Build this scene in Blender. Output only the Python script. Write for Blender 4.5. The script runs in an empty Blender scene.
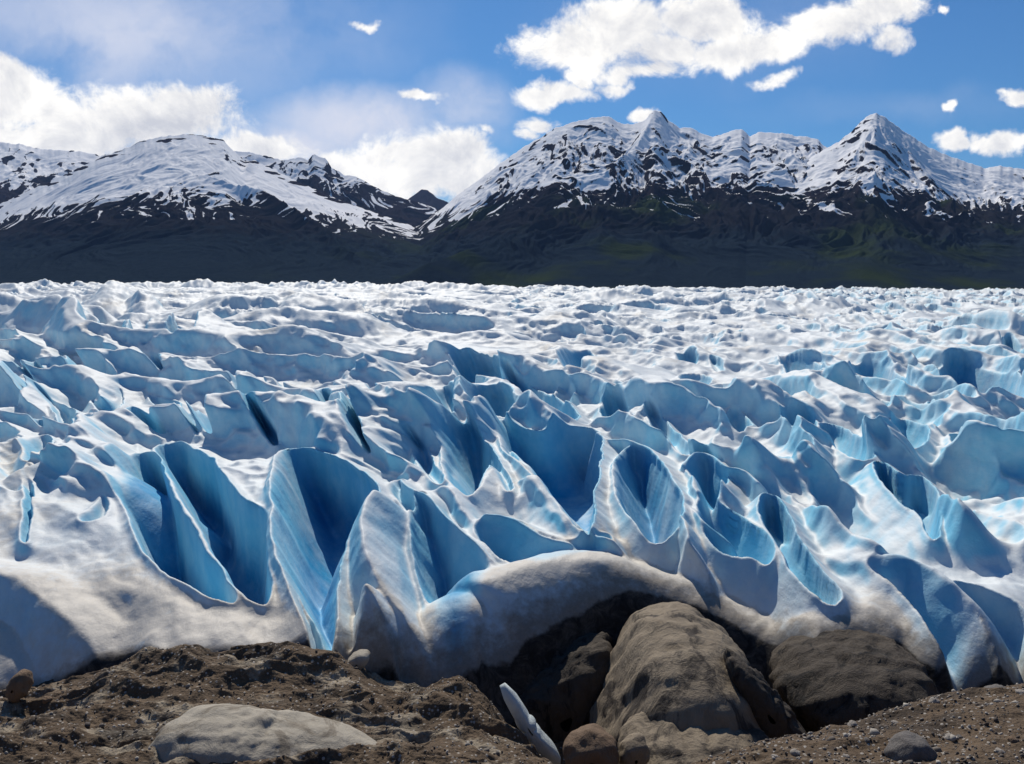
import bpy, math, random
import numpy as np
random.seed(7)
HAZE = 1.0e-5
C = bpy.context.scene.collection
R = math.radians

# ------------------------------------------------------------------ camera
H = 22.0; F = 887.0; CX, CY = 512.0, 382.0; HOR = 283.0
PITCH = math.atan((CY - HOR) / F)
cp, sp = math.cos(PITCH), math.sin(PITCH)
cd = bpy.data.cameras.new('camera'); cam = bpy.data.objects.new('camera', cd); C.objects.link(cam)
cam.location = (0, 0, H); cam.rotation_euler = (math.pi / 2 - PITCH, 0, 0)
cd.sensor_width = 36; cd.lens = 36 * F / 1024.0
cd.clip_start = 0.5; cd.clip_end = 90000
bpy.context.scene.camera = cam

SUN_AZ, SUN_EL = R(-10), R(43)      # azimuth from +Y, negative = left

def ray(px, py):
    u = (np.asarray(px, float) - CX) / F; v = (CY - np.asarray(py, float)) / F
    return u, cp + v * sp, -sp + v * cp
def at_dist(px, py, Y):
    dx, dy, dz = ray(px, py); t = Y / dy
    return dx * t, Y + 0 * t, H + dz * t

# ------------------------------------------------------------------ noise
def _h(ix, iy, s):
    a = (ix.astype(np.int64) * 374761393 + iy.astype(np.int64) * 668265263 + s * 2147483647) & 0xffffffff
    a = ((a ^ (a >> 13)) * 1274126177) & 0xffffffff
    a = ((a ^ (a >> 16)) * 2246822519) & 0xffffffff
    return ((a ^ (a >> 15)) & 0xffffff) / float(0x1000000)
def vnoise(x, y, s=0):                       # gradient noise in about -1..1
    ix = np.floor(x); iy = np.floor(y); fx = x - ix; fy = y - iy
    wx = fx * fx * fx * (fx * (fx * 6 - 15) + 10); wy = fy * fy * fy * (fy * (fy * 6 - 15) + 10)
    def g(ax, ay):
        a = _h(ix + ax, iy + ay, s) * 2 * np.pi
        return np.cos(a) * (fx - ax) + np.sin(a) * (fy - ay)
    a = g(0, 0) * (1 - wx) + g(1, 0) * wx; b = g(0, 1) * (1 - wx) + g(1, 1) * wx
    return (a * (1 - wy) + b * wy) * 1.45
def fbm(x, y, o=4, s=0, gain=.5, lac=2.03):
    r = 0; a = 1.0; t = 0
    for i in range(o):
        r = r + a * vnoise(x, y, s + i * 17); t += a; a *= gain; x, y = x * lac + 3.1, y * lac + 7.7
    return r / t
def ridged(x, y, o=4, s=0, gain=.5, lac=2.05):
    r = 0; a = 1.0; t = 0
    for i in range(o):
        r = r + a * (1 - np.abs(vnoise(x, y, s + i * 17)) * 1.6); t += a; a *= gain; x, y = x * lac + 5.3, y * lac + 1.9
    return r / t
def worley(x, y, s=0, jit=.9):               # F1, F2
    ix = np.floor(x); iy = np.floor(y)
    f1 = np.full(x.shape, 9.0); f2 = np.full(x.shape, 9.0)
    for ax in (-1, 0, 1):
        for ay in (-1, 0, 1):
            cx = ix + ax; cy = iy + ay
            d = np.hypot(cx + .5 + jit * (_h(cx, cy, s) - .5) - x, cy + .5 + jit * (_h(cx, cy, s + 5) - .5) - y)
            f2 = np.minimum(f2, np.maximum(f1, d)); f1 = np.minimum(f1, d)
    return f1, f2
def sstep(a, b, x):
    t = np.clip((x - a) / (b - a), 0, 1); return t * t * (3 - 2 * t)
def smin(a, b, k):
    h = np.clip(.5 + .5 * (b - a) / k, 0, 1); return b * (1 - h) + a * h - k * h * (1 - h)
def smax(a, b, k): return -smin(-a, -b, k)

# ------------------------------------------------------------------ mesh and object helpers
def link(name, me, mat=None, parent=None):
    o = bpy.data.objects.new(name, me); C.objects.link(o)
    if mat: me.materials.append(mat)
    if parent: o.parent = parent
    return o
def tag(o, label=None, cat=None, group=None, kind=None):
    for k, v in (('label', label), ('category', cat), ('group', group), ('kind', kind)):
        if v: o[k] = v
    return o
def grid_mesh(name, X, Y, Z, attrs=None, wrap=False, flip=False):
    n, m = X.shape
    co = np.stack([X, Y, Z], -1).reshape(-1, 3).astype(np.float32)
    idx = np.arange(n * m, dtype=np.int32).reshape(n, m)
    if wrap: idx = np.concatenate([idx, idx[:, :1]], 1)
    q = np.stack([idx[:-1, :-1], idx[:-1, 1:], idx[1:, 1:], idx[1:, :-1]], -1).reshape(-1, 4)
    if flip: q = q[:, ::-1]
    me = bpy.data.meshes.new(name)
    me.vertices.add(len(co)); me.vertices.foreach_set('co', co.ravel())
    me.loops.add(q.size); me.loops.foreach_set('vertex_index', np.ascontiguousarray(q).ravel())
    me.polygons.add(len(q)); me.polygons.foreach_set('loop_start', np.arange(0, q.size, 4, dtype=np.int32))
    me.polygons.foreach_set('use_smooth', np.ones(len(q), bool))
    me.update(calc_edges=True)
    for k, v in (attrs or {}).items():
        a = me.attributes.new(k, 'FLOAT', 'POINT'); a.data.foreach_set('value', v.astype(np.float32).ravel())
    return me

# ------------------------------------------------------------------ materials
def new_mat(name):
    m = bpy.data.materials.new(name); m.use_nodes = True
    nt = m.node_tree; nt.nodes.clear()
    out = nt.nodes.new('ShaderNodeOutputMaterial'); b = nt.nodes.new('ShaderNodeBsdfPrincipled')
    nt.links.new(b.outputs[0], out.inputs[0]); b.inputs['Roughness'].default_value = .8
    b.inputs['Specular IOR Level'].default_value = .3
    return m, nt, b
class N:
    def __init__(s, nt): s.nt = nt
    def _set(s, sock, v):
        if hasattr(v, 'is_output') or isinstance(v, bpy.types.NodeSocket): s.nt.links.new(v, sock)
        else: sock.default_value = v
    def math(s, op, a, b=0.0, c=None, clamp=False):
        n = s.nt.nodes.new('ShaderNodeMath'); n.operation = op; n.use_clamp = clamp
        s._set(n.inputs[0], a); s._set(n.inputs[1], b)
        if c is not None: s._set(n.inputs[2], c)
        return n.outputs[0]
    def vmath(s, op, a, b=None, out=0):
        n = s.nt.nodes.new('ShaderNodeVectorMath'); n.operation = op; s._set(n.inputs[0], a)
        if b is not None: s._set(n.inputs[1], b)
        return n.outputs[out]
    def attr(s, name):
        n = s.nt.nodes.new('ShaderNodeAttribute'); n.attribute_name = name; return n.outputs['Fac']
    def pos(s, obj=False):
        n = s.nt.nodes.new('ShaderNodeTexCoord') if obj else s.nt.nodes.new('ShaderNodeNewGeometry')
        return n.outputs['Object'] if obj else n.outputs['Position']
    def noise(s, vec, scale, detail=4, rough=.55, dist=0.0, out='Fac'):
        n = s.nt.nodes.new('ShaderNodeTexNoise'); s._set(n.inputs['Vector'], vec)
        n.inputs['Scale'].default_value = scale; n.inputs['Detail'].default_value = detail
        n.inputs['Roughness'].default_value = rough; n.inputs['Distortion'].default_value = dist
        return n.outputs[out]
    def voro(s, vec, scale, feature='F1', out='Distance'):
        n = s.nt.nodes.new('ShaderNodeTexVoronoi'); n.feature = feature; s._set(n.inputs['Vector'], vec)
        n.inputs['Scale'].default_value = scale; return n.outputs[out]
    def step(s, v, a, b, lo=0.0, hi=1.0):
        n = s.nt.nodes.new('ShaderNodeMapRange'); n.interpolation_type = 'SMOOTHSTEP'; s._set(n.inputs[0], v)
        n.inputs[1].default_value = a; n.inputs[2].default_value = b; n.inputs[3].default_value = lo; n.inputs[4].default_value = hi
        return n.outputs[0]
    def mix(s, f, a, b):
        n = s.nt.nodes.new('ShaderNodeMix'); n.data_type = 'RGBA'; s._set(n.inputs[0], f)
        s._set(n.inputs[6], a if not isinstance(a, tuple) else (*a, 1)[:4]); s._set(n.inputs[7], b if not isinstance(b, tuple) else (*b, 1)[:4])
        return n.outputs[2]
    def bump(s, h, dist, strength=1.0, normal=None):
        n = s.nt.nodes.new('ShaderNodeBump'); s._set(n.inputs['Height'], h); n.inputs['Distance'].default_value = dist
        n.inputs['Strength'].default_value = strength
        if normal: s.nt.links.new(normal, n.inputs['Normal'])
        return n.outputs[0]
    def sep(s, v):
        n = s.nt.nodes.new('ShaderNodeSeparateXYZ'); s._set(n.inputs[0], v); return n.outputs
    def comb(s, x, y, z=0.0):
        n = s.nt.nodes.new('ShaderNodeCombineXYZ'); s._set(n.inputs[0], x); s._set(n.inputs[1], y); s._set(n.inputs[2], z); return n.outputs[0]

def glacier_mat():
    m, nt, b = new_mat('glacier_ice'); k = N(nt); P = k.pos()
    snow = k.mix(k.noise(P, .12, 4), (.80, .83, .83), (.68, .74, .76))
    ice = k.mix(k.noise(P, .25, 3), (.27, .62, .79), (.11, .47, .68))
    ice = k.mix(k.step(k.math('ADD', k.attr('deep'), k.math('MULTIPLY', k.math('SUBTRACT', k.noise(P, .35, 4), .5), .3)), .45, 1.2), ice, (.018, .29, .55))
    col = k.mix(k.step(k.math('ADD', k.attr('blue'), k.math('MULTIPLY', k.math('SUBTRACT', k.noise(P, .5, 5, .6), .5), .5)), .1, 1.0), snow, ice)
    # dust frozen into the surface
    n1 = k.noise(P, .9, 6, .65); n2 = k.noise(P, 4.0, 5, .7)
    d = k.math('ADD', k.attr('dust'), k.math('MULTIPLY', k.math('SUBTRACT', n1, .5), k.math('MULTIPLY', k.attr('dust'), 2.2)))
    dustc = k.mix(n2, (.52, .47, .39), (.70, .65, .57))
    col = k.mix(k.step(d, .05, 1.0, 0, .9), col, dustc)
    speck = k.math('MULTIPLY', k.step(k.voro(P, 1.1), .0, .22, 1, 0), k.step(k.noise(P, .23, 3), .5, .68))
    col = k.mix(k.math('MULTIPLY', k.math('MULTIPLY', speck, k.step(k.attr('blue'), .1, .5, 1, 0)), .5), col, (.25, .22, .19))
    deb_shade = k.math('ADD', k.attr('debris_shade'), k.math('MULTIPLY', k.math('SUBTRACT', n1, .5), .5))
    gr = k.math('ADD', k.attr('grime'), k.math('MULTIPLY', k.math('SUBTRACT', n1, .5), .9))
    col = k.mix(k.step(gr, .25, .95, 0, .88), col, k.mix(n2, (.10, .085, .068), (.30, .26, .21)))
    deb_shade_c = k.mix(k.step(k.noise(P, .7, 8, .75, 1.2), .35, .8), (.010, .009, .008), (.13, .11, .09))  # near-black basal dirt, with the shade of the cavity painted into the colour
    col = k.mix(k.step(deb_shade, .4, .62), col, deb_shade_c)
    nt.links.new(col, b.inputs['Base Color'])
    hgt = k.math('ADD', k.math('MULTIPLY', n1, .09), k.math('MULTIPLY', n2, .02))
    hgt = k.math('ADD', hgt, k.math('MULTIPLY', k.noise(k.vmath('MULTIPLY', P, (1, .35, 1)), 1.6, 3), .08))
    nt.links.new(k.bump(hgt, 1.0, .8), b.inputs['Normal'])
    b.inputs['Roughness'].default_value = .6
    b.inputs['Specular IOR Level'].default_value = .2
    return m
def mountain_mat():
    m, nt, b = new_mat('mountain_rock_and_snow'); k = N(nt); P = k.pos()
    n = k.noise(P, .012, 8, .62); nf = k.noise(P, .04, 6, .7)
    rock = k.mix(n, (.012, .011, .016), (.046, .038, .044))
    hz = k.sep(P); left = k.step(hz[0], -1600, 300)
    forest = k.mix(k.noise(P, .03, 6, .75), (.007, .013, .026), (.028, .044, .056))
    shrub = k.mix(k.noise(P, .02, 6, .7), (.011, .012, .018), (.034, .033, .038))
    forest = k.mix(k.step(k.math('ADD', hz[2], k.math('MULTIPLY', k.math('SUBTRACT', n, .5), 350.)), 230, 400), forest, shrub)
    forest = k.mix(k.math('MULTIPLY', k.step(k.noise(P, .0016, 3), .50, .66), left), forest, k.mix(nf, (.016, .030, .016), (.050, .066, .032)))
    col = k.mix(k.step(k.math('ADD', k.attr('forest'), k.math('MULTIPLY', k.math('SUBTRACT', n, .5), .6)), .35, .65), rock, forest)
    s = k.math('ADD', k.attr('snow'), k.math('ADD', k.math('MULTIPLY', k.math('SUBTRACT', n, .5), .3), k.math('MULTIPLY', k.math('SUBTRACT', nf, .5), .3)))
    col = k.mix(k.step(s, .46, .54), col, (.92, .92, .92))
    nt.links.new(col, b.inputs['Base Color'])
    h = k.math('MULTIPLY', k.math('ADD', k.math('MULTIPLY', n, 30.0), k.math('MULTIPLY', nf, 9.0)), k.math('MULTIPLY', k.step(k.attr('forest'), 0, 1, .8, .12), k.step(s, .44, .56, 1, .12)))
    h = k.math('ADD', h, k.math('MULTIPLY', k.math('MULTIPLY', k.noise(P, .11, 4, .8), 5.0), k.attr('forest')))
    nt.links.new(k.bump(h, 1.0, .7), b.inputs['Normal'])
    b.inputs['Roughness'].default_value = 1; b.inputs['Specular IOR Level'].default_value = 0
    return m
def dirt_mat():
    m, nt, b = new_mat('moraine_debris'); k = N(nt); P = k.pos()
    n0 = k.noise(P, .16, 5, .6, 1.0); n1 = k.noise(P, .9, 8, .7); n2 = k.noise(P, 6.0, 6, .75)
    v = k.voro(P, 5.0, out='Color'); vd = k.voro(P, 5.0)
    col = k.mix(n1, (.036, .023, .014), (.20, .138, .083))
    tan = k.mix(n2, (.24, .19, .13), (.42, .36, .27))
    col = k.mix(k.step(k.math('ADD', k.attr('pale'), k.math('MULTIPLY', k.math('SUBTRACT', n1, .5), 1.4)), .4, .75), col, tan)
    col = k.mix(k.step(k.math('ADD', n0, k.math('MULTIPLY', n2, .25)), .62, .78, 0, .75), col, (.02, .015, .012))
    peb = k.sep(v)[0]
    col = k.mix(k.math('MULTIPLY', k.step(peb, .86, .9), k.step(vd, .35, .5, 1, 0)), col, (.36, .33, .29))
    nt.links.new(col, b.inputs['Base Color'])
    h = k.math('ADD', k.math('MULTIPLY', n1, .2), k.math('MULTIPLY', n2, .08))
    h = k.math('ADD', h, k.math('MULTIPLY', vd, -.07))
    nt.links.new(k.bump(h, 1.0, 1.0), b.inputs['Normal'])
    b.inputs['Roughness'].default_value = .9
    return m
def rock_mat(name, c1, c2, scale=2.0, bump=.12, dark=None):
    m, nt, b = new_mat(name); k = N(nt); P = k.pos()
    P = k.vmath('MULTIPLY', P, (1, 1, .4)); n = k.noise(P, scale, 7, .68, .6); n2 = k.noise(P, scale * 6, 5, .7)
    col = k.mix(n, c1, c2)
    if dark: col = k.mix(k.step(k.noise(P, scale * .45, 6, .7, .8), .5, .62), col, dark)
    col = k.mix(k.step(n2, .66, .74, 0, .7), col, tuple(min(1, c * 1.7) for c in c2))
    nt.links.new(col, b.inputs['Base Color'])
    h = k.math('ADD', k.math('MULTIPLY', n, 1.0), k.math('MULTIPLY', n2, .22))
    nt.links.new(k.bump(h, bump * 4, .8), b.inputs['Normal'])
    b.inputs['Roughness'].default_value = .85
    return m

M_ICE = glacier_mat(); M_MTN = mountain_mat(); M_DIRT = dirt_mat()

# ------------------------------------------------------------------ glacier
def Bfn(y): return np.interp(y, [40, 60, 68, 75, 85, 95, 110, 3000], [-9, -6.5, -4.9, -3.4, -1.5, -.4, 0, 0])
def on_base(px, py, off=0.0, fn=Bfn):
    dx, dy, dz = ray(px, py); z = np.zeros_like(dx) + off
    for _ in range(60):
        y = (z - H) / dz * dy; z = .5 * z + .5 * (fn(y) + off)
    t = (z - H) / dz
    return dx * t, dy * t, z
us = np.linspace(-.74, .74, 1280)
ds = [61.0]
while ds[-1] < 2350:
    d_ = ds[-1]; ds.append(d_ * (1 + (.0016 if d_ < 130 else .0022 if d_ < 300 else .0034)))
ds = np.array(ds)
U, D = np.meshgrid(us, ds)
X = U * D; Y = D.copy()

def seg_dist(x, y, pts, closed=False):
    """distance to a polyline; also the interpolated index along it"""
    best = np.full(x.shape, 1e9); par = np.zeros(x.shape)
    n = len(pts); rng = range(n if closed else n - 1)
    for i in rng:
        a = pts[i]; b = pts[(i + 1) % n]; ex, ey = b[0] - a[0], b[1] - a[1]
        L = ex * ex + ey * ey + 1e-9
        t = np.clip(((x - a[0]) * ex + (y - a[1]) * ey) / L, 0, 1)
        d = np.hypot(x - a[0] - t * ex, y - a[1] - t * ey)
        w = d < best; best = np.where(w, d, best); par = np.where(w, i + t, par)
    return best, par
def inside(x, y, pts):
    c = np.zeros(x.shape, bool); n = len(pts); j = n - 1
    for i in range(n):
        xi, yi = pts[i][:2]; xj, yj = pts[j][:2]
        if yi != yj:
            c ^= ((yi > y) != (yj > y)) & (x < (xj - xi) * (y - yi) / (yj - yi) + xi)
        j = i
    return c
def smooth_poly(p, closed=True, it=2):
    p = [tuple(map(float, q)) for q in p]
    for _ in range(it):
        q = []; n = len(p)
        for i in range(n if closed else n - 1):
            a, b = p[i], p[(i + 1) % n]
            q.append(tuple(.75 * s + .25 * t for s, t in zip(a, b))); q.append(tuple(.25 * s + .75 * t for s, t in zip(a, b)))
        if not closed: q = [p[0]] + q + [p[-1]]
        p = q
    return p

near = sstep(135, 95, Y)
# gentle domain warp so that every crest wavers
WX = fbm(X / 9, Y / 9, 3, 11) * 1.1 + fbm(X / 2.6, Y / 2.6, 2, 12) * .28
WY = fbm(X / 9, Y / 9, 3, 21) * 1.6 + fbm(X / 2.6, Y / 2.6, 2, 22) * .28
Z = Bfn(Y)
# flow direction of the crests: they run towards the right foreground on the right side
th = np.interp(U, [-.7, -.2, .2, .7], [R(20), R(28), R(44), R(52)])
def rot(x, y, a): return x * np.cos(a) + y * np.sin(a), -x * np.sin(a) + y * np.cos(a)
th0 = R(32)
TU = np.interp(U, [-.74, -.4, -.2, 0, .3, .74], [.85, .62, .38, .18, .02, .02])
xr = X + WX * 1.3 + TU * (Y - 75) + fbm(X / 40, Y / 60, 2, 13) * 6; yr = Y + WY * 3.0 + fbm(X / 40, Y / 50, 2, 15) * 8
far = sstep(84, 112, Y) * (1 - .3 * sstep(150, 115, Y) * sstep(-.12, -.2, U))
vfar = sstep(300, 600, Y)
# hollows of several sizes: paraboloid bowls that meet in sharp crests, capped by smooth snow
def bowls(sx, sy, seed, cap, k=.16, ox=0, oy=0):
    f1, f2 = worley(xr / sx + ox, yr / sy + oy, seed)
    return smin(f1 * f1 * 1.25, cap, k)
cap1 = .24 + .50 * sstep(-.5, .5, fbm(X / 60, Y / 60, 2, 31)) 
b1 = bowls(8.2, 26, 41, cap1)
b2 = bowls(4.0, 10.5, 43, .16 + .5 * sstep(-.2, .5, fbm(X / 30, Y / 30, 2, 33)))
b3 = bowls(1.7, 3.0, 45, .25)
smoothz = sstep(-.25, .35, fbm(X / 90 + 3, Y / 160, 3, 35))      # where the ice is smooth and white
smooth_px = np.exp(-((U - .30) / .30) ** 2) * sstep(150, 210, Y) * sstep(700, 380, Y) * .7 + np.exp(-((U + .05) / .14) ** 2) * np.exp(-((Y - 270) / 60) ** 2) * .6
amp = (1 - .75 * np.clip(smooth_px + .15 * smoothz, 0, 1))
b1 = b1 * (1 + .5 * fbm(X / 25, Y / 25, 2, 39))
patch = .35 + .65 * sstep(-.35, .3, fbm(X / 45, Y / 70, 3, 40))
Z = Z + far * amp * ((b1 * 15.0 - 3.4) * (1 - .35 * vfar) + b2 * 5.6 * patch * (1 - .85 * vfar) + b3 * .7 * patch * (1 - vfar))
bn = bowls(5.6, 34.0, 53, .30 + .5 * sstep(-.3, .4, fbm(X / 12, Y / 20, 2, 55)))
nb = near * np.interp(U * F + CX, [0, 120, 330, 420, 650, 760], [.12, .12, .4, .8, .95, 1.15]) * sstep(69, 80, Y)
Z = Z - near * np.interp(U * F + CX, [110, 330, 420, 1024], [0, 1.0, 1.8, 1.2]) * sstep(70, 78, Y)
Z = Z + nb * (bn * 9.0 - 2.4)
Z = Z + near * (b2 * 1.1 + b3 * .28 - .55) + near * sstep(66, 76, Y) * fbm(X / 7, Y / 7, 2, 57) * .9
b4 = bowls(30, 75, 47, .20 + .35 * sstep(-.4, .5, fbm(X / 200, Y / 200, 2, 37)))
b5 = bowls(60, 130, 49, .5)
Z = Z + sstep(140, 340, Y) * (amp * b4 * 31 - 4 + b5 * 11) * (1 - .25 * sstep(.25, .5, U))
Z = Z + sstep(900, 1500, Y) * (ridged(X / 40, Y / 90, 3, 51) - .6) * (5 + 9 * sstep(.05, -.2, U))
# broad swells, higher at the far left
Z = Z + sstep(120, 300, Y) * (fbm(X / 110, Y / 110, 3, 61) * 3.0)
left = sstep(.02, -.25, U)
Z = Z + left * sstep(350, 800, Y) * (5 + 5 * fbm(X / 120, Y / 120, 3, 63)) - sstep(.0, .3, U) * sstep(500, 1500, Y) * 3
def peak(px, py, dist, rx, ry, sharp=1.0, rotd=0.0):
    global Z
    x0, y0, z0 = at_dist(px, py, dist)
    a, b = rot(X - x0 + WX * 3, Y - y0 + WY * 3, R(rotd)); r = np.sqrt((a / rx) ** 2 + (b / ry) ** 2)
    Z = smax(Z, z0 - (z0 + 8) * r ** (1 / sharp) * 1.0, 1.2)
peak(126, 281, 420, 34, 80, .85, 20); peak(155, 289, 400, 22, 60, .85, 30); peak(85, 290, 600, 22, 50, 1.1); peak(40, 287, 760, 30, 60, 1.1)
peak(310, 287, 520, 34, 80, .85, 25); peak(250, 290, 700, 30, 50, 1.1, 10); peak(345, 291, 560, 22, 40, 1.1, 30); peak(5, 287, 480, 40, 80, 1.4)
peak(400, 293, 640, 30, 60, 1.1, 30); peak(210, 291, 640, 18, 40, 1.1, 10); peak(500, 294, 700, 36, 60, 1.0, 20)

# traced hollows and crevasses: (pixels, depth factor, wall width factor)
HOL = [
 # near crevasses
 ([(118,480),(120,462),(130,450),(147,446),(160,453),(167,478),(180,503),(190,516),(203,545),(222,570),(238,594),(232,600),(205,590),(170,570),(150,552),(134,530),(122,505)], 8, 2.6),
 ([(153,442),(175,437),(195,445),(205,452),(216,458),(228,480),(245,495),(262,505),(270,525),(268,555),(270,590),(262,602),(240,592),(225,568),(208,540),(195,512),(182,495),(170,470),(160,452)], 8, 2.8),
 ([(279,462),(283,447),(302,441),(330,448),(358,460),(385,482),(375,490),(362,505),(350,522),(340,540),(335,570),(333,610),(331,645),(324,650),(312,630),(302,600),(292,570),(282,540),(276,500)], 10, 3.0),
 ([(416,486),(428,485),(445,505),(470,530),(500,558),(488,575),(478,595),(480,615),(470,632),(456,660),(444,640),(434,600),(420,560),(411,530)], 8, 2.6),
 ([(388,480),(402,472),(412,490),(416,505),(410,508),(398,495)], 3, 1.2),
 ([(470,520),(487,509),(512,511),(540,529),(570,536),(592,530),(612,527),(614,540),(590,552),(560,565),(545,570),(530,562),(512,550),(492,540)], 4.5, 1.6),
 ([(500,412),(520,424),(548,429),(575,422),(600,424),(606,440),(600,470),(592,490),(594,528),(578,522),(560,500),(540,470),(520,452),(505,440)], 9, 3.0),
 ([(617,470),(622,450),(640,437),(658,448),(672,468),(685,495),(683,515),(665,530),(650,528),(630,505),(620,490)], 8, 2.8),
 ([(683,462),(700,447),(716,450),(730,465),(725,490),(715,500),(705,490),(695,470)], 5, 1.8),
 ([(700,485),(725,500),(750,515),(775,540),(770,560),(750,548),(720,540),(700,520)], 4.5, 1.8),
 ([(765,485),(785,500),(800,540),(830,575),(845,590),(832,600),(800,570),(780,545),(762,510)], 6, 2.0),
 ([(875,455),(885,458),(900,470),(925,470),(940,490),(937,515),(938,532),(930,530),(918,505),(905,500),(893,485),(880,470)], 6, 2.0),
 ([(815,418),(842,422),(868,438),(874,455),(855,455),(830,437)], 4, 1.6),
 ([(863,560),(890,551),(915,553),(935,568),(955,580),(980,600),(1000,625),(1015,655),(1026,680),(1010,690),(985,682),(975,665),(940,630),(915,600),(900,585),(880,570)], 6, 3.2),
 ([(950,575),(975,578),(1005,590),(1030,602),(1040,650),(1020,650),(995,620),(975,600)], 4.5, 2.0),
 ([(28,455),(31,470),(32,500),(27,535),(22,530),(25,500),(24,475)], 4, 1.0),
 ([(75,515),(90,505),(105,490),(108,497),(103,510),(88,517)], 2.0, .9),
 ([(590,530),(608,532),(640,556),(690,588),(720,600),(700,598),(650,572),(612,548)], 2.5, 1.0),
 ([(425,595),(440,600),(452,640),(446,650),(434,625)], 3, 1.2),
]
MID = [
 [(27,370),(33,375),(48,370),(50,380),(42,398),(32,400),(28,390)],[(46,395),(55,400),(75,405),(74,425),(66,424),(52,405)],[(28,415),(50,415),(50,425),(40,427)],
 [(25,440),(40,430),(53,434),(45,448),(30,458),(22,455)],[(70,380),(80,372),(98,362),(95,375),(82,388),(76,388)],[(90,395),(102,403),(115,400),(128,390),(120,405),(105,413),(97,408)],
 [(147,393),(160,396),(180,398),(178,408),(168,415),(155,403)],[(158,368),(165,367),(174,373),(170,380),(160,375)],[(151,382),(158,382),(157,391),(151,389)],
 [(40,352),(60,345),(85,342),(110,345),(115,353),(95,360),(70,358),(45,355)],[(115,352),(130,348),(145,355),(143,360),(120,361)],[(148,358),(160,350),(172,352),(160,362)],
 [(185,358),(200,352),(215,348),(216,355),(200,365),(187,363)],[(232,385),(242,378),(250,380),(255,388),(248,398),(238,395)],[(188,412),(195,408),(203,412),(200,435),(195,428)],
 [(203,415),(215,412),(238,412),(232,420),(215,433),(205,430)],[(135,422),(150,420),(165,428),(160,432),(142,428)],
 [(255,380),(270,380),(268,390),(260,390)],[(278,382),(288,382),(285,390)],[(300,395),(312,390),(325,390),(320,398),(306,400)],[(428,352),(440,357),(443,365),(435,368),(428,360)],
 [(457,368),(475,366),(500,370),(515,378),(500,386),(480,383),(470,390),(460,382)],[(468,400),(485,393),(505,396),(520,402),(520,415),(500,413),(478,406)],
 [(436,392),(450,388),(462,398),(455,408),(448,410),(440,400)],[(376,388),(380,390),(390,410),(400,418),(392,418),(380,405)],[(360,415),(366,418),(375,440),(376,455),(368,450),(362,430)],
 [(263,424),(275,430),(283,438),(275,443),(266,436)],[(325,400),(338,402),(345,415),(340,425),(330,420)],[(412,438),(425,442),(440,470),(448,480),(435,478),(422,462)],
 [(445,440),(460,430),(475,425),(492,440),(503,455),(490,470),(475,492),(462,487),(448,470)],[(493,455),(505,465),(512,480),(508,490),(498,475)],
 [(510,378),(530,385),(555,395),(580,408),(575,418),(560,420),(550,418),(535,405),(515,390)],[(558,358),(570,352),(590,350),(598,356),(595,365),(575,372),(562,366)],
 [(598,382),(610,376),(622,380),(625,385),(618,388),(602,387)],[(645,412),(655,410),(668,420),(680,435),(695,442),(690,452),(675,445),(660,430)],
 [(678,372),(695,370),(715,375),(708,383),(695,382),(680,378)],[(678,358),(690,356),(700,360),(692,364),(680,362)],[(660,388),(675,384),(680,390),(665,393)],
 [(700,392),(715,388),(720,395),(705,400)],[(711,360),(725,365),(722,370),(713,368)],
 [(776,355),(790,354),(815,360),(830,368),(822,378),(805,382),(790,372)],[(850,362),(875,362),(895,370),(912,380),(915,388),(895,385),(870,378),(852,372)],
 [(938,365),(960,362),(985,368),(1010,372),(1030,380),(1030,396),(1000,398),(980,400),(965,390),(942,380)],[(1000,350),(1010,345),(1030,355),(1030,362),(1010,356)],
 [(780,415),(800,412),(818,418),(815,430),(800,438),(785,428)],[(890,415),(905,415),(925,422),(928,430),(920,442),(905,438),(893,428)],[(948,430),(970,430),(990,438),(980,444),(955,440)],
 [(990,440),(1010,442),(1020,455),(1005,458)],[(600,405),(615,400),(630,405),(628,418),(612,420),(603,414)],[(720,412),(740,408),(752,420),(745,430),(728,424)],
 [(862,398),(880,396),(895,402),(885,408)],[(925,398),(940,400),(955,410),(940,410)],[(60,320),(85,312),(105,325),(95,338),(70,335)],[(190,325),(215,318),(235,325),(225,335),(200,335)],
 [(268,335),(285,325),(300,322),(295,335),(280,348)],[(455,312),(470,308),(490,314),(480,322)],[(630,312),(645,309),(662,314),(655,322),(638,321)],[(565,318),(580,315),(590,322),(575,326)],
]
deep = np.zeros_like(X); smo = np.zeros_like(X)
CARVES = []
def carve(px, depth, w, rim):
    px = smooth_poly(px)
    x, y, z = on_base([p[0] for p in px], [p[1] for p in px], rim)
    pts = list(zip(x, y)); m = 6 + rim * 3
    xx = X + WX * .5; yy = Y + WY * .5
    r0 = np.searchsorted(ds, y.min() - m - 3); r1 = np.searchsorted(ds, y.max() + m + 3)
    if r1 <= r0: return
    S = np.zeros(X.shape, bool); S[r0:r1] = (xx[r0:r1] > x.min() - m) & (xx[r0:r1] < x.max() + m) & (yy[r0:r1] > y.min() - m) & (yy[r0:r1] < y.max() + m)
    sel = np.nonzero(S)
    xs, ys = xx[sel], yy[sel]
    d, _ = seg_dist(xs, ys, pts, True)
    CARVES.append((sel, d, inside(xs, ys, pts), depth, w, rim))
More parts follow.
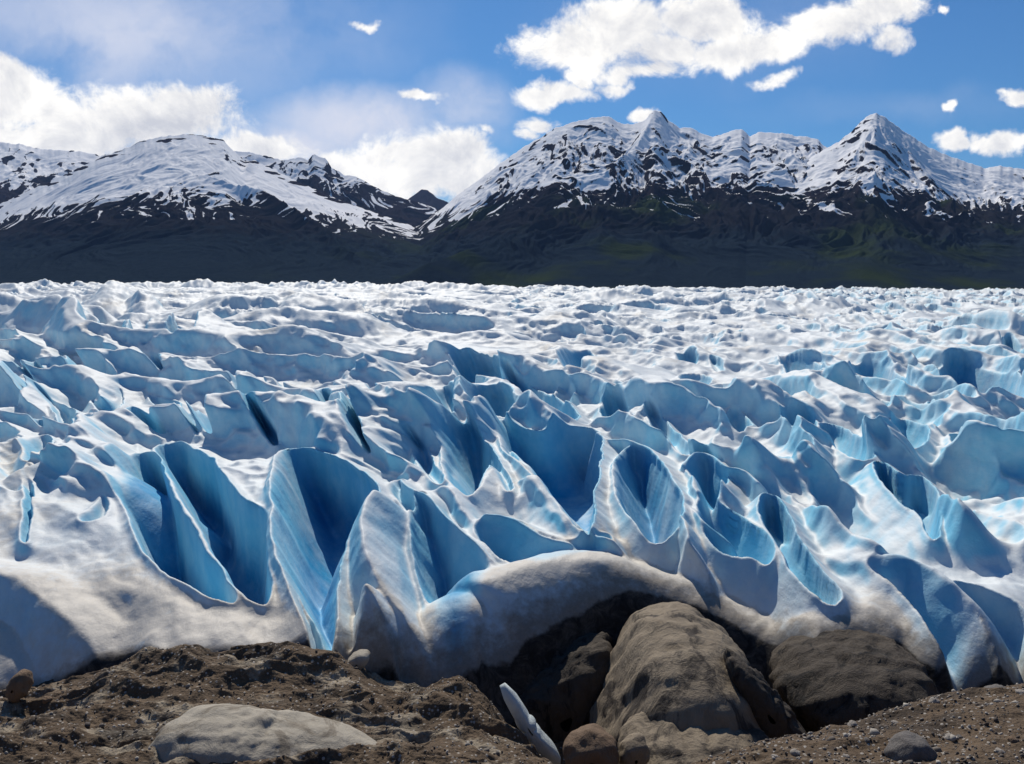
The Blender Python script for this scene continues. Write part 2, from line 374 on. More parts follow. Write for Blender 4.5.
def carve_all():
    global Z, deep
    for sel, d, ins, depth, w, rim in CARVES:       # the raised rims first
        zb = Bfn(Y[sel]); z0 = Z[sel]
        rg = 1 + .35 * WX[sel]
        Z[sel] = np.where(ins, np.minimum(z0, zb + rim), smax(z0, zb + rim - 1.15 * d ** .85 * np.clip(rg, .6, 1.5), .5))
    for sel, d, ins, depth, w, rim in CARVES:       # then the hollows
        dep = depth * (1 - np.exp(-(d / w) ** 1.1)); zb = Bfn(Y[sel])
        Z[sel] = np.where(ins, np.minimum(Z[sel], zb + rim - dep), Z[sel])
        deep[sel] = np.maximum(deep[sel], np.where(ins, dep / 8.0, 0))
        smo[sel] = np.maximum(smo[sel], np.where(ins, sstep(.15, .9, d), 0))
MIDB = [0]
for px in MID:
    if min(p[1] for p in px) < 343: continue
    cy_ = np.mean([p[1] for p in px]); top = min(p[1] for p in px); bot = max(p[1] for p in px)
    dist = on_base([512.], [top + .3 * (bot - top)])[1][0]
    dd = (bot - top) / F * dist
    carve(px, dd * 1.25 + .8, max(.5, dd * .30), .12 * dd)
for px, dep, w in HOL:
    lf = np.mean([q[0] for q in px]) < 300 and dep > 3.5
    carve(px, dep * (1.7 if lf else 1.2), w * (.6 if lf else .5), .45 if lf else .13 * dep + .25)

carve_all()
xq, yq, _ = on_base([412.], [590.], 0)
Z = Z - 2.6 * np.exp(-((X - xq[0]) / 6.5) ** 2 - ((Y - yq[0]) / 10) ** 2)
def relax(Zv, mask, n):
    kr = np.argmax(ds > 330)
    z = Zv[:kr].copy(); mk = mask[:kr]
    for _ in range(n):
        a = z.copy(); a[1:-1, 1:-1] = (z[2:, 1:-1] + z[:-2, 1:-1] + z[1:-1, 2:] + z[1:-1, :-2]) / 4
        z = z + (a - z) * mk
    r = Zv.copy(); r[:kr] = z; return r
Z = relax(Z, smo * .8, 45)
# raised fins: pixel, height above the base there
def fin(pts, wl, wr, k=.9, p=1.25):
    global Z
    pts = smooth_poly(pts, False)
    x, y, z = on_base([q[0] for q in pts], [q[1] for q in pts], np.array([q[2] for q in pts]))
    P = list(zip(x, y)); m = 9
    xx = X + WX * .5; yy = Y + WY * .5
    sel = (xx > x.min() - m) & (xx < x.max() + m) & (yy > y.min() - m) & (yy < y.max() + m)
    d, par = seg_dist(xx[sel], yy[sel], P); zc = np.interp(par, np.arange(len(P)), z)
    i = np.clip(par.astype(int), 0, len(P) - 2); xa = x[i]; ya = y[i]; ex = x[i + 1] - xa; ey = y[i + 1] - ya
    side = (ex * (yy[sel] - ya) - ey * (xx[sel] - xa))      # >0 left of travel
    w = np.where(side < 0, wl, wr)                          # travelling towards the viewer: side<0 is image left
    Z[sel] = smax(Z[sel], zc - k * 6 * ((d / w) ** p), .35)
fin([(384,486,3.4),(370,505,3.2),(370,530,2.8),(376,560,2.2),(390,590,1.2),(420,630,0),(440,662,-2.5)], 3.6, 4.0)
fin([(374,577,2.6),(366,600,2.0),(352,630,.4),(340,652,-2)], 2.6, 3.0)
fin([(375,578,2.6),(384,610,1.8),(398,640,.2),(404,660,-2)], 2.6, 3.0)
fin([(402,474,1.2),(415,486,1.4),(428,487,1.6),(445,506,1.2),(470,531,.9),(500,559,.5)], 2.0, 3.0, 1.1, 1.0)
fin([(276,450,.6),(268,480,.7),(272,510,.8),(285,560,.4),(300,600,-.2),(326,650,-1)], 2.0, 2.0, 1.1, 1.0)
fin([(512,448,.2),(535,468,.8),(558,505,.8),(590,532,.6),(612,528,1.6),(625,540,.8),(650,560,.4)], 2.4, 2.0, 1.0, 1.1)
fin([(487,508,1.2),(512,510,1.4),(540,530,1.0),(570,537,.9)], 3.0, 2.0, 1.0, 1.0)
fin([(493,460,1.2),(482,480,.9),(474,498,.2)], 2.2, 2.2, 1.0, 1.0)
fin([(865,555,1.0),(892,548,1.8),(920,556,1.5),(955,580,1.2),(985,602,.8),(1010,640,.4)], 4.5, 3.0, .8, 1.2)
fin([(685,462,1.2),(700,445,2.2),(716,448,2.0),(728,462,1.8),(745,463,1.8),(760,478,1.2)], 2.6, 2.6, 1.0, 1.1)
fin([(600,428,1.6),(612,436,1.2),(636,434,2.0),(655,444,1.6),(672,466,1.2),(690,498,.8)], 2.6, 2.2, 1.0, 1.1)
fin([(690,500,1.0),(705,515,1.4),(730,535,.6)], 2.0, 2.0, 1.0, 1.0)
fin([(478,590,.4),(488,572,1.6),(512,562,1.8),(560,550,2.0),(610,544,2.2),(660,560,2.0),(700,578,1.6),(740,602,1.2),(780,640,.4)], 9, 9, .9, 1.7)
fin([(-60,550,1.2),(0,558,1.4),(30,566,1.5),(60,588,1.6),(100,614,1.7),(150,648,1.0)], 4.5, 11.0, .8, 1.3)
fin([(28,468,.8),(60,456,1.6),(90,456,1.4),(112,478,.9)], 9, 6, .8, 1.5)

# foot of the ice
FOOT = [(-260,690),(-100,690),(0,690),(60,688),(100,684),(130,668),(155,655),(200,654),(250,655),(300,652),(332,655),(345,664),(370,676),(400,684),(430,684),(458,676),(490,668),(520,657),(560,640),(600,626),(640,618),(690,621),(730,630),(770,645),(795,655),(815,648),(860,642),(905,646),(915,660),(940,682),(975,672),(1010,680),(1060,690),(1300,700)]
fpx = np.array([p[0] for p in FOOT], float)
foff = np.interp(fpx, [0, 120, 160, 330, 350, 400, 790, 815, 915, 950, 1024], [4.5, 4.2, .7, .7, 2.5, 3.5, 3.5, 1.2, 1.2, 2, 3.5])
fx, fy, fz = on_base([p[0] for p in FOOT], [p[1] for p in FOOT], -foff)
foffg = np.interp(U, fx / fy, foff)
def usm(v, n=41):
    k_ = np.hanning(n + 2)[1:-1]; k_ /= k_.sum(); v = np.pad(v, n // 2, mode='edge'); return np.convolve(v, k_, 'valid')[None, :] + 0 * U
foffg = usm(foffg[0]); fd = usm(np.interp(us, fx / fy, fy), 25) + WY * .35
ww = np.interp(U * F + CX, [0, 120, 170, 310, 340, 460, 500, 760, 800, 900, 950, 1024], [7, 5, 1.0, .9, 1.6, 2.0, 3.6, 3.0, 1.2, 1.2, 1.2, 2.5])
ww = usm(ww[0], 61)
din = Y - fd
sc = foffg * np.exp(-np.clip(din, 0, None) / ww)
Z = np.where(din > 0, Z - sc, Z - foffg + din * 1.3)
Z = np.maximum(Z, -18)
Z = Z + fbm(X / 1.3, Y / 1.3, 4, 71) * .13 * near + fbm(X / 5, Y / 5, 3, 73) * .25
Z = relax(Z, .7 * sstep(140, 110, Y) + .3, 5)
# ice walls lean out over the valley: crests are pushed towards the open side
rel = Z - Bfn(Y)
lean = .35 * near * sstep(0, 5, din) + .55 * far
relc = np.clip(rel, -9, 9) * np.where(rel < 0, .5, 1)
X = X - lean * relc * .75; Y = Y - lean * relc
# attributes
gy, gx = np.gradient(Z); dxx = np.gradient(X, axis=1); dyy = np.gradient(Y, axis=0)
dyy = np.where(np.abs(dyy) < .04, .04, dyy); zx = gx / np.where(np.abs(dxx) < .01, .01, dxx); zy = gy / np.abs(dyy) - U * zx
slope = np.hypot(zx, zy)
def blur(a, n=2):
    for _ in range(n):
        a = (a + np.roll(a, 1, 0) + np.roll(a, -1, 0) + np.roll(a, 1, 1) + np.roll(a, -1, 1)) / 5
    return a
slope = blur(slope, 3)
facing = sstep(-.1, .6, zy)                # mask of walls that face the camera; not used below
lowp = np.clip(-(Z - blur(Z, 30)), -1, 3)
slope = np.clip(slope, 0, 4)
blue = np.clip(sstep(.45, 1.7, slope) * .75 * (.35 + .65 * sstep(2, 12, din)) + np.clip(deep, 0, 1) * .7 + .12 + .12 * near, 0, 1) * (1 - .2 * sstep(110, 350, Y)) * (.75 + .35 * fbm(X / 9, Y / 9, 3, 91))
dust = .16 + .42 * sstep(.0, .6, fbm(X / 14, Y / 22, 4, 81)) + .25 * sstep(60, 260, Y) * sstep(420, 200, Y) * sstep(-.1, .4, fbm(X / 40, Y / 60, 3, 83))
pxU = U * F + CX
dust = dust + 1.0 * sstep(11, 2, din) * sstep(-.6, .2, 1.0 - np.abs((pxU - 200) / 200)) + .8 * sstep(9, 0, din) + .8 * sstep(4.5, 0, din) + .8 * np.exp(-((pxU - 620) / 110) ** 2) * sstep(16, 4, din) + .6 * np.exp(-((pxU - 10) / 30) ** 2) * np.exp(-((Y - 110) / 14) ** 2)
dust = dust + .5 * sstep(20, 6, din) * sstep(360, 300, pxU) + .5 * np.exp(-((pxU - 620) / 130) ** 2) * sstep(14, 6, din)
dust = dust * (1 - .8 * sstep(.5, 1.2, slope)) * (1 - .8 * np.clip(deep * 1.5, 0, 1))
debris_shade = sstep(1.3, -.7, din)  # mask past the foot line: basal dirt plus painted shade under the ice bulge
me = grid_mesh('glacier', X, Y, Z, dict(blue=blue, deep=deep, dust=np.clip(dust, 0, 1.3), debris_shade=debris_shade, grime=sstep(5.5, -.5, din) * (1 - .75 * sstep(345, 300, pxU) * sstep(.2, 1.2, din))))
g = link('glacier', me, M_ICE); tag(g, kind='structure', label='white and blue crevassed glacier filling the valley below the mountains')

# ------------------------------------------------------------------ moraine ground in front
def rbf(pts):
    A = np.array([(p[0], p[1]) for p in pts]); z = np.array([p[2] for p in pts]); n = len(A)
    K = np.hypot(A[:, None, 0] - A[None, :, 0], A[:, None, 1] - A[None, :, 1])
    Mx = np.zeros((n + 3, n + 3)); Mx[:n, :n] = K - .3 * np.eye(n); Mx[:n, n] = 1; Mx[:n, n + 1:] = A; Mx[n:, :n] = Mx[:n, n:].T
    s = np.linalg.solve(Mx, np.concatenate([z, [0, 0, 0]]))
    def f(x, y):
        r = s[n] + s[n + 1] * x + s[n + 2] * y
        for i in range(n): r = r + s[i] * np.hypot(x - A[i, 0], y - A[i, 1])
        return r
    return f
GP = []
for px, py, d in [(-150,700,62),(0,712,59),(0,764,46),(60,690,61),(100,680,64),(150,655,63.6),(200,650,63),(150,700,58),(60,764,46),(150,764,45),(250,649,63),(250,700,58),(250,764,45),(300,650,63),(330,655,63),(330,705,57),(330,764,45),
    (390,694,61),(450,684,62),(460,682,61),(450,720,54),(450,764,46),(485,694,58),(520,732,53),(545,764,48),(500,764,48),
    (715,764,43),(760,742,46.5),(830,727,49),(880,712,51),(930,697,53),(980,690,54.5),(1024,686,56),(1150,686,56),(1024,764,38),(850,764,40),(940,764,39),(1150,764,38),(930,730,45),(-150,764,46)]:
    x, y, z = at_dist(px, py, d); GP.append((float(x), float(y), float(z)))
for px, d, z in [(530,62,-13),(560,60,-14),(600,62,-14.5),(660,62,-14),(720,62,-14),(780,60,-13.5),(850,62,-13.5),(920,63,-12),(980,64,-11),(600,52,-12),(660,50,-10.5),(700,50,-9),(570,70,-15),(700,72,-15),(850,70,-15),(100,72,-12),(250,72,-12),(400,70,-13),(1000,72,-14),(470,68,-13),(560,55,-12.5),(760,53,-11),(840,55.5,-10.5),(900,58,-8.5)]:
    GP.append(((px - 512) / F * d, d, z))
for x in (-40, -20, 0, 20, 40):
    GP += [(x, -20, 24), (x, 0, 20.3), (x * .9, 10, 14.4), (x * .9, 20, 8.0), (x * .9, 32, 1.2)]
GF = rbf(GP)
gu = np.linspace(-1.0, 1.0, 1000)
gd = np.concatenate([np.linspace(-8, 30, 60)[:-1], np.linspace(30, 73, 620)])
GU, GD = np.meshgrid(gu, gd)
GX = GU * np.maximum(GD, 18); GY = GD
GZ = GF(GX, GY)
def gnoise(x, y):
    wx_ = fbm(x / 4, y / 4, 3, 101) * 1.6; wy_ = fbm(x / 4, y / 4, 3, 103) * 1.6
    return (ridged((x + wx_) / 8.5 + .3, (y + wy_) / 5.0, 3, 105, .42) - .62) * 1.7 + fbm(x / 2, y / 2, 4, 107) * .24 + ridged((x + wx_ + .5 * y) / 2.6, (y + wy_) / 1.3, 4, 109) * .22 + ridged((x - .5 * y + wx_) / 3.5, (x * .4 + y) / 1.1, 3, 113) * .14 + fbm(x / .5, y / .5, 3, 111) * .07
rightg = sstep(8, 16, GX)
GN = gnoise(GX, GY)
GZ = GZ + GN * (1 - .55 * rightg) * sstep(20, 36, GY)
pale = .18 + .6 * sstep(-.2, .5, fbm(GX / 5 + 9, GY / 3.5, 3, 121)) * (1 - rightg * .7)
me = grid_mesh('ground', GX, GY, GZ, dict(pale=pale))
g = link('ground', me, M_DIRT); tag(g, kind='structure', label='brown gravelly moraine ground below the ice')
def ground_z(x, y):
    x = np.asarray(x, float); y = np.asarray(y, float)
    return GF(x, y) + gnoise(x, y) * (1 - .55 * sstep(8, 16, x)) * sstep(20, 36, y)
def on_ground(px, py):
    dx, dy, dz = ray(px, py); ts = np.linspace(25, 85, 600); x = dx * ts; y = dy * ts; z = H + dz * ts
    gz = ground_z(x, y); k = np.argmax(gz > z)
    return float(x[k]), float(y[k]), float(gz[k])

# valley floor out to the horizon, under everything
s_ = 15500.0
vx, vy = np.meshgrid(np.linspace(-s_, s_, 60), np.linspace(-290, 20900, 60))
me = grid_mesh('valley_floor', vx, vy, np.full_like(vx, -40.0) , dict(pale=np.zeros_like(vx)))
g = link('terrain', me, M_DIRT); tag(g, kind='structure', label='valley floor beneath the glacier')

# ------------------------------------------------------------------ mountains
def mountain(crest, dist, base=3600., rows=460, seed=1, name='mountain', label='', snowline=520., spurs=(), amp=1.0, calm=0.0, forest=560., pow_=1.15, wav=420., back=.75, step=1.1, extra=0.0):
    cxp = [c[0] for c in crest]; cyp = [c[1] for c in crest]
    pxs = np.arange(min(cxp), max(cxp), step); crow = np.interp(pxs, cxp, cyp)
    jag = fbm(pxs / 9.0, pxs * 0 + seed, 4, seed + 3, .6) * 2.2 * np.clip((283 - crow) / 120, .1, 1)
    x0, _, zc = at_dist(pxs, crow, dist); u = x0 / dist; zj = jag / F * dist
    t = np.concatenate([np.linspace(0, 1, rows), 1 + np.linspace(0, .35, rows // 6)[1:]])
    UU, T = np.meshgrid(u, t); ZC = np.meshgrid(zc, t)[0]
    wob = fbm(u * dist / 1500., u * 0 + 2.2, 3, seed + 9) * 500
    DC = dist + wob[None, :] * 1.0
    ZC = H + (ZC - H) * DC / dist
    YY = base + (DC - base) * T; XX = UU * YY
    Tc = np.clip(T, 0, 1)
    prof = .84 * Tc ** pow_ + .16 * Tc ** 3.0
    zz = -30 + zj[None, :] * Tc ** 14 + (ZC + 30) * prof - np.clip(T - 1, 0, 1) * (DC - base) * back
    cm = 1 - 1.3 * min(calm, .5) * sstep(.45, .7, Tc)
    env = cm * np.sin(np.clip(Tc, 0, 1) * np.pi) ** .6 * np.clip(Tc * 3, 0, 1) * (1 - sstep(.95, 1.0, Tc)) * np.clip(ZC / 700, .15, 1.5)
    # spurs and gullies running down the fall line
    wx = fbm(XX / 900, YY / 900, 3, seed + 21) * 420; 
    r1 = ridged((XX + wx) / wav, YY / (wav * 3.2), 2, seed + 31)
    r2 = ridged((XX + wx * 1.3 + 60 * fbm(XX / 300, YY / 300, 2, seed + 5)) / (wav * .33), YY / (wav * 1.1), 3, seed + 33)
    r3 = ridged((XX + wx) / (wav * .11), YY / (wav * .30), 3, seed + 37)
    r4 = ridged((XX + wx) / 260, YY / 330, 5, seed + 41, .58) - .55
    zz = zz + env * amp * ((r1 - .5) * 140 * (.25 + .65 * Tc) + (r2 - .55) * 80 * (.15 + .85 * Tc) + (r3 - .5) * 24 * (.2 + .8 * Tc) + r4 * (75 - 55 * min(calm * 2, 1)) * Tc + fbm(XX / 60, YY / 60, 3, seed + 39) * 5)
    for sp_ in spurs:       # extra ridge lines (px, py, dist)
        P = [tuple(float(v) for v in at_dist(a, b, c)) for a, b, c, in sp_[0]]
        d, par = seg_dist(XX, YY, [(p[0], p[1]) for p in P]); hz = np.interp(par, np.arange(len(P)), [p[2] for p in P])
        zz = smax(zz, hz - (d / sp_[1]) ** 1.0 * sp_[1] * sp_[2] + env * amp * ((r2 - .5) * 60 + (r3 - .5) * 22), 40.)
    gy = np.gradient(zz, axis=0) / np.maximum(np.gradient(YY, axis=0), .1); gx = np.gradient(zz, axis=1) / np.maximum(np.gradient(XX, axis=1), .1)
    sl = np.hypot(gx, gy)
    local = (r2 - .55) * .5 + (r3 - .5) * .35
    strk = ridged((XX + wx * 1.2) / 60, YY / 700, 3, seed + 61) - .5
    snow = .5 + np.clip((zz - snowline) / 260., -3, .62) - np.clip(sl - .6, -.3, 2) * .7 - (r2 - .55) * .55 - r3 * .12 - r4 * .25 - strk * (2.4 * np.exp(-((zz - snowline + 20) / 130.) ** 2) + .15) + fbm(XX / 350, YY / 350, 3, seed + 51) * .75 + calm * sstep(.55, .8, Tc)
    band = sstep(.0, .35, fbm(XX / 260 + YY / 900, zz / 60, 3, seed + 71)) * sstep(.80, .93, Tc)
    snow = np.minimum(snow, 1.15) - band * (.2 + 1.2 * (calm > .3) * sstep(.93, .96, Tc)) - .4 * sstep(.60, .78, r2) * sstep(.4, .6, Tc) * (1 - 1.6 * calm)
    fo = sstep(forest + 110, forest - 90, zz + fbm(XX / 250, YY / 250, 3, seed + 53) * 90)
    me = grid_mesh(name, XX, YY, zz, dict(snow=snow, forest=fo))
    o = link(name, me, M_MTN); tag(o, kind='structure', label=label); return o

mountain([(-260,120),(-150,135),(-60,140),(0,142),(20,144),(40,149),(80,151),(100,156),(125,150),(160,152),(200,165),(240,180)], 10500, 5200, 260, 300, label='far dark range with snow streaks behind the domed mountain', snowline=900, amp=.7, wav=700)
mountain([(-330,240),(-200,250),(-80,232),(-40,220),(0,204),(30,190),(60,177),(100,158),(130,146),(145,140),(165,136),(185,134),(205,136),(223,140),(235,152),(245,162),(254,160),(270,168),(290,178),(330,196),(370,211),(410,225),(440,237),(480,262),(520,285)], 7600, label='domed mountain with a broad snowfield above dark forest', seed=11, snowline=500, amp=.8, calm=.42,
   spurs=[([(250,163,7400),(235,190,6700),(215,178,6500)], 500, .9), ([(210,178,6400),(260,190,6300),(320,225,5600),(350,255,4800)], 420, .8)])
mountain([(225,150),(250,152),(262,155),(283,160),(300,157),(308,160),(314,154),(325,158),(332,168),(345,175),(355,176),(375,187),(395,196),(410,200),(430,206),(450,215),(470,230)], 9800, 6500, 260, 23, label='jagged dark ridge between the domed mountain and the main massif', snowline=880, amp=.7, wav=500)
mountain([(395,215),(408,200),(422,189),(428,190),(436,197),(452,205),(470,215)], 14000, 9500, 160, 29, label='tiny far peak in the gap between the massifs', snowline=1450, amp=.5, wav=600)
mountain([(250,292),(300,288),(330,276),(360,258),(400,237),(420,224),(440,210),(460,193),(480,179),(500,164),(520,149),(540,138),(555,128),(575,122),(600,116),(612,118),(622,124),(632,124),(645,121),(650,114),(655,110),(661,112),(668,120),(680,128),(690,127),(700,133),(712,137),(725,133),(735,130),(742,129),(750,137),(758,132),(780,133),(800,136),(818,139),(824,146),(850,160),(900,190),(960,220)], 7700, label='broad craggy massif with snow above a dark forested slope', seed=37, snowline=520, amp=1.0, calm=.2,
   spurs=[([(655,112,7700),(640,140,6900),(615,165,6300),(590,200,5700)], 520, .95), ([(640,145,6900),(690,165,6400),(720,190,5800),(760,215,5200)], 520, .95), ([(590,200,5600),(520,235,4700),(430,262,3900)], 700, .5)])
mountain([(640,285),(680,262),(715,232),(740,205),(765,188),(790,170),(820,152),(840,141),(855,128),(866,117),(876,113),(886,118),(905,132),(930,148),(960,160),(985,168),(1000,166),(1024,169),(1060,160),(1120,150),(1200,170),(1330,200)], 7000, label='pointed snowy peak at the end of the range', seed=53, snowline=490, amp=1.0, calm=.28,
   spurs=[([(876,114,7000),(850,165,6200),(830,195,5600)], 500, .9), ([(905,150,6700),(935,190,5900),(965,215,5300)], 450, .9)])

# ------------------------------------------------------------------ blocks, slabs and boulders
def lump(name, outline, dist, depth, mat, seed=1, rough=.10, n=72, m=30, yaw=0.0, freq=1.2, facet=0.0):
    """closed body whose outline is traced, at its own distance, with real depth"""
    o = smooth_poly(outline, True, 1)
    x, y, z = at_dist([p[0] for p in o], [p[1] for p in o], dist)
    cx, cz = x.mean(), z.mean()
    ang = np.arctan2(z - cz, x - cx); rr = np.hypot(x - cx, z - cz); s = np.argsort(ang)
    th_ = np.linspace(-np.pi, np.pi, n, endpoint=False)
    rho = np.interp(th_, np.concatenate([ang[s] - 2 * np.pi, ang[s], ang[s] + 2 * np.pi]), np.tile(rr[s], 3))
    ph = np.linspace(.02, np.pi - .02, m)
    TH, PH = np.meshgrid(th_, ph); RHO = np.meshgrid(rho, ph)[0]
    sq = np.sin(PH) ** .6
    lx = RHO * np.cos(TH) * sq; lz = RHO * np.sin(TH) * sq; ly = -depth * np.cos(PH)
    R0 = rho.mean()
    a = lx * freq / R0 + seed * 3.7; b = lz * freq / R0 + ly * freq / R0 * .8
    nz = fbm(a, b + ly / R0 * freq * .5, 4, seed) * rough * R0
    if facet:
        f1, f2 = worley(a * 1.3, b * 1.3, seed + 2); nz = nz + (f1 - .45) * facet * R0
    L = np.sqrt(lx ** 2 + ly ** 2 + lz ** 2) + 1e-6
    k = 1 + nz / L * np.clip(np.sin(PH), .2, 1)
    me = grid_mesh(name, lx * k, ly * k, lz * k, wrap=True, flip=True)
    # caps
    ob = link(name, me, mat); ob.location = (cx, dist, cz); ob.rotation_euler = (0, 0, yaw)
    return ob
M_DICE = rock_mat('dirty_ice', (.115, .088, .060), (.36, .295, .21), .8, .10, dark=(.05, .04, .032))
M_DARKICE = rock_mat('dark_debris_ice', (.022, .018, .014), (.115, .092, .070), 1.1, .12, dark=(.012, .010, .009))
M_PALE = rock_mat('pale_slab_ice', (.20, .175, .14), (.52, .47, .38), .7, .06, dark=(.20, .17, .13))
M_BLUEG = rock_mat('grey_slab_ice', (.40, .46, .46), (.62, .66, .64), 1.0, .05)
M_BROWN = rock_mat('brown_boulder', (.10, .065, .042), (.26, .175, .11), 1.6, .08)
M_GREY = rock_mat('grey_boulder', (.075, .068, .062), (.22, .20, .185), 2.2, .06)
M_LIGHT = rock_mat('light_boulder', (.22, .19, .16), (.42, .38, .33), 3.0, .04)

tag(lump('ice_block', [(645,628),(672,621),(705,624),(735,645),(752,675),(768,710),(780,745),(760,770),(690,775),(640,775),(596,775),(588,742),(604,705),(618,672),(630,645)], 64, 10, M_DICE, 3, .11, 160, 70, freq=2.2, facet=.05), 'tall tan dirt-coated ice block with a dark fringe standing in the black hollow', 'ice block')
tag(lump('ice_block', [(640,726),(690,720),(745,724),(772,740),(776,772),(700,780),(640,776),(618,770),(622,738)], 55.5, 5, M_DICE, 8, .14, 120, 50, freq=2.6, facet=.06), 'low brown layered ice ledge below the tall tan ice block', 'ice block')
tag(lump('ice_block', [(790,662),(815,650),(860,644),(905,648),(916,664),(930,690),(950,712),(900,735),(850,738),(800,720),(782,700),(772,680)], 65, 7.0, M_DARKICE, 5, .13, 140, 60, freq=2.4, facet=.05), 'dark dirt-covered ice block tucked under the glacier foot above the gravel slope', 'ice block')
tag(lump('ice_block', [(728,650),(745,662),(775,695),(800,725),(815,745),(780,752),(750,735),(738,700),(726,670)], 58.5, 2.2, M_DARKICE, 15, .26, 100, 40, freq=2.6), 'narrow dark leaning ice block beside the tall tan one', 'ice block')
tag(lump('ice_slab', [(150,745),(165,724),(190,716),(215,716),(260,722),(310,728),(360,742),(400,764),(410,790),(250,800),(170,795),(140,775)], 47.0, 3.0, M_PALE, 9, .13, 140, 60, freq=1.8), 'large pale rounded slab of dirty ice at the bottom of the brown slope', 'ice slab')
tag(lump('ice_slab', [(498,682),(508,684),(520,700),(532,722),(546,738),(560,752),(562,768),(548,766),(534,748),(518,722),(504,700)], 55.0, .8, M_BLUEG, 10, .05, 60, 22), 'thin grey-white strip of ice leaning beside the black hollow', 'ice slab')
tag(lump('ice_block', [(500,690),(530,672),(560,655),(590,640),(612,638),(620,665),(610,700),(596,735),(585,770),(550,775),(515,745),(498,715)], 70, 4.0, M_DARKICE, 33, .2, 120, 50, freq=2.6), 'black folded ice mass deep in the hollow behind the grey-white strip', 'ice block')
tag(lump('ice_chunk', [(346,662),(352,654),(366,650),(372,656),(362,668),(352,674)], 64, .9, M_PALE, 12, .12, 40, 20), 'small tan lump of ice between the seracs and brown ground', 'ice chunk')
tag(lump('boulder', [(8,690),(14,674),(26,669),(30,680),(27,696),(14,702)], 59, 1.0, M_BROWN, 21, .12, 40, 20, facet=.25), 'orange-brown pointed boulder below the shaded ice', 'boulder')
tag(lump('boulder', [(562,756),(566,738),(580,731),(602,730),(616,740),(618,764),(600,775),(570,775)], 51.5, 1.6, M_BROWN, 22, .14, 60, 26, facet=.2), 'large orange-brown boulder beside the grey-white ice strip', 'boulder')
tag(lump('boulder', [(622,740),(640,734),(648,742),(646,768),(630,772),(618,764)], 51.8, 1.0, M_DICE, 23, .14, 40, 20, facet=.2), 'tan boulder wedged next to the big orange-brown one', 'boulder')
tag(lump('boulder', [(886,762),(890,748),(900,738),(912,735),(926,740),(936,752),(934,768),(905,774)], 41.0, 1.0, M_GREY, 24, .10, 60, 26, facet=.22), 'largest grey domed boulder on the gravel slope', 'boulder')
tag(lump('boulder', [(978,704),(982,696),(998,688),(1006,687),(1011,696),(1004,704),(988,709)], 51.0, 1.0, M_GREY, 25, .10, 44, 20, facet=.3), 'long angular dark boulder on the crest of the gravel slope', 'boulder')
small = [(949,738,9,M_LIGHT,'pale square stone just behind the largest grey boulder'),(959,738,7,M_GREY,'small grey stone touching the pale square stone'),(853,725,9,M_LIGHT,'pale round stone on the edge of the black hollow'),
 (867,741,7,M_GREY,'flat grey stone between the slope edge and the largest boulder'),(795,753,8,M_LIGHT,'tan stone low on the gravel slope'),(922,760,9,M_LIGHT,'light stone leaning on the base of the largest boulder'),
 (934,702,9,M_LIGHT,'light stone near the crest under the dirty ice'),(1013,741,9,M_BROWN,'brown stone near the picture corner above orange soil'),(1000,752,8,M_LIGHT,'light stone beside orange soil in the corner'),(775,757,6,M_LIGHT,'small tan stone at the bottom edge of the gravel slope'),
 (1021,693,9,M_LIGHT,'pale stone at the far end of the slope crest'),(47,700,8,M_BROWN,'brown stone near the pointed orange-brown boulder'),(846,757,6,M_LIGHT,'small pale stone under the middle of the gravel slope'),(895,723,6,M_LIGHT,'single pale stone in the middle of the gravel slope')]
for i, (px, py, s, mt, lab) in enumerate(small):
    x, y, z = on_ground(px, py); h = s / 2 * .85
    a = np.linspace(0, 2 * np.pi, 9)[:-1] + i
    rs = [s / 2 * (1 + .25 * math.sin(i * 3.3 + k * 2.1)) for k in range(8)]
    tag(lump('boulder', [(px + r * math.cos(t) * 1.25, py + r * math.sin(t) * .8) for r, t in zip(rs, a)], y, s / 2 / F * y * 1.1, mt, 40 + i, .12, 28, 14, facet=.3), lab, 'boulder', 'loose stones on the gravel slope')

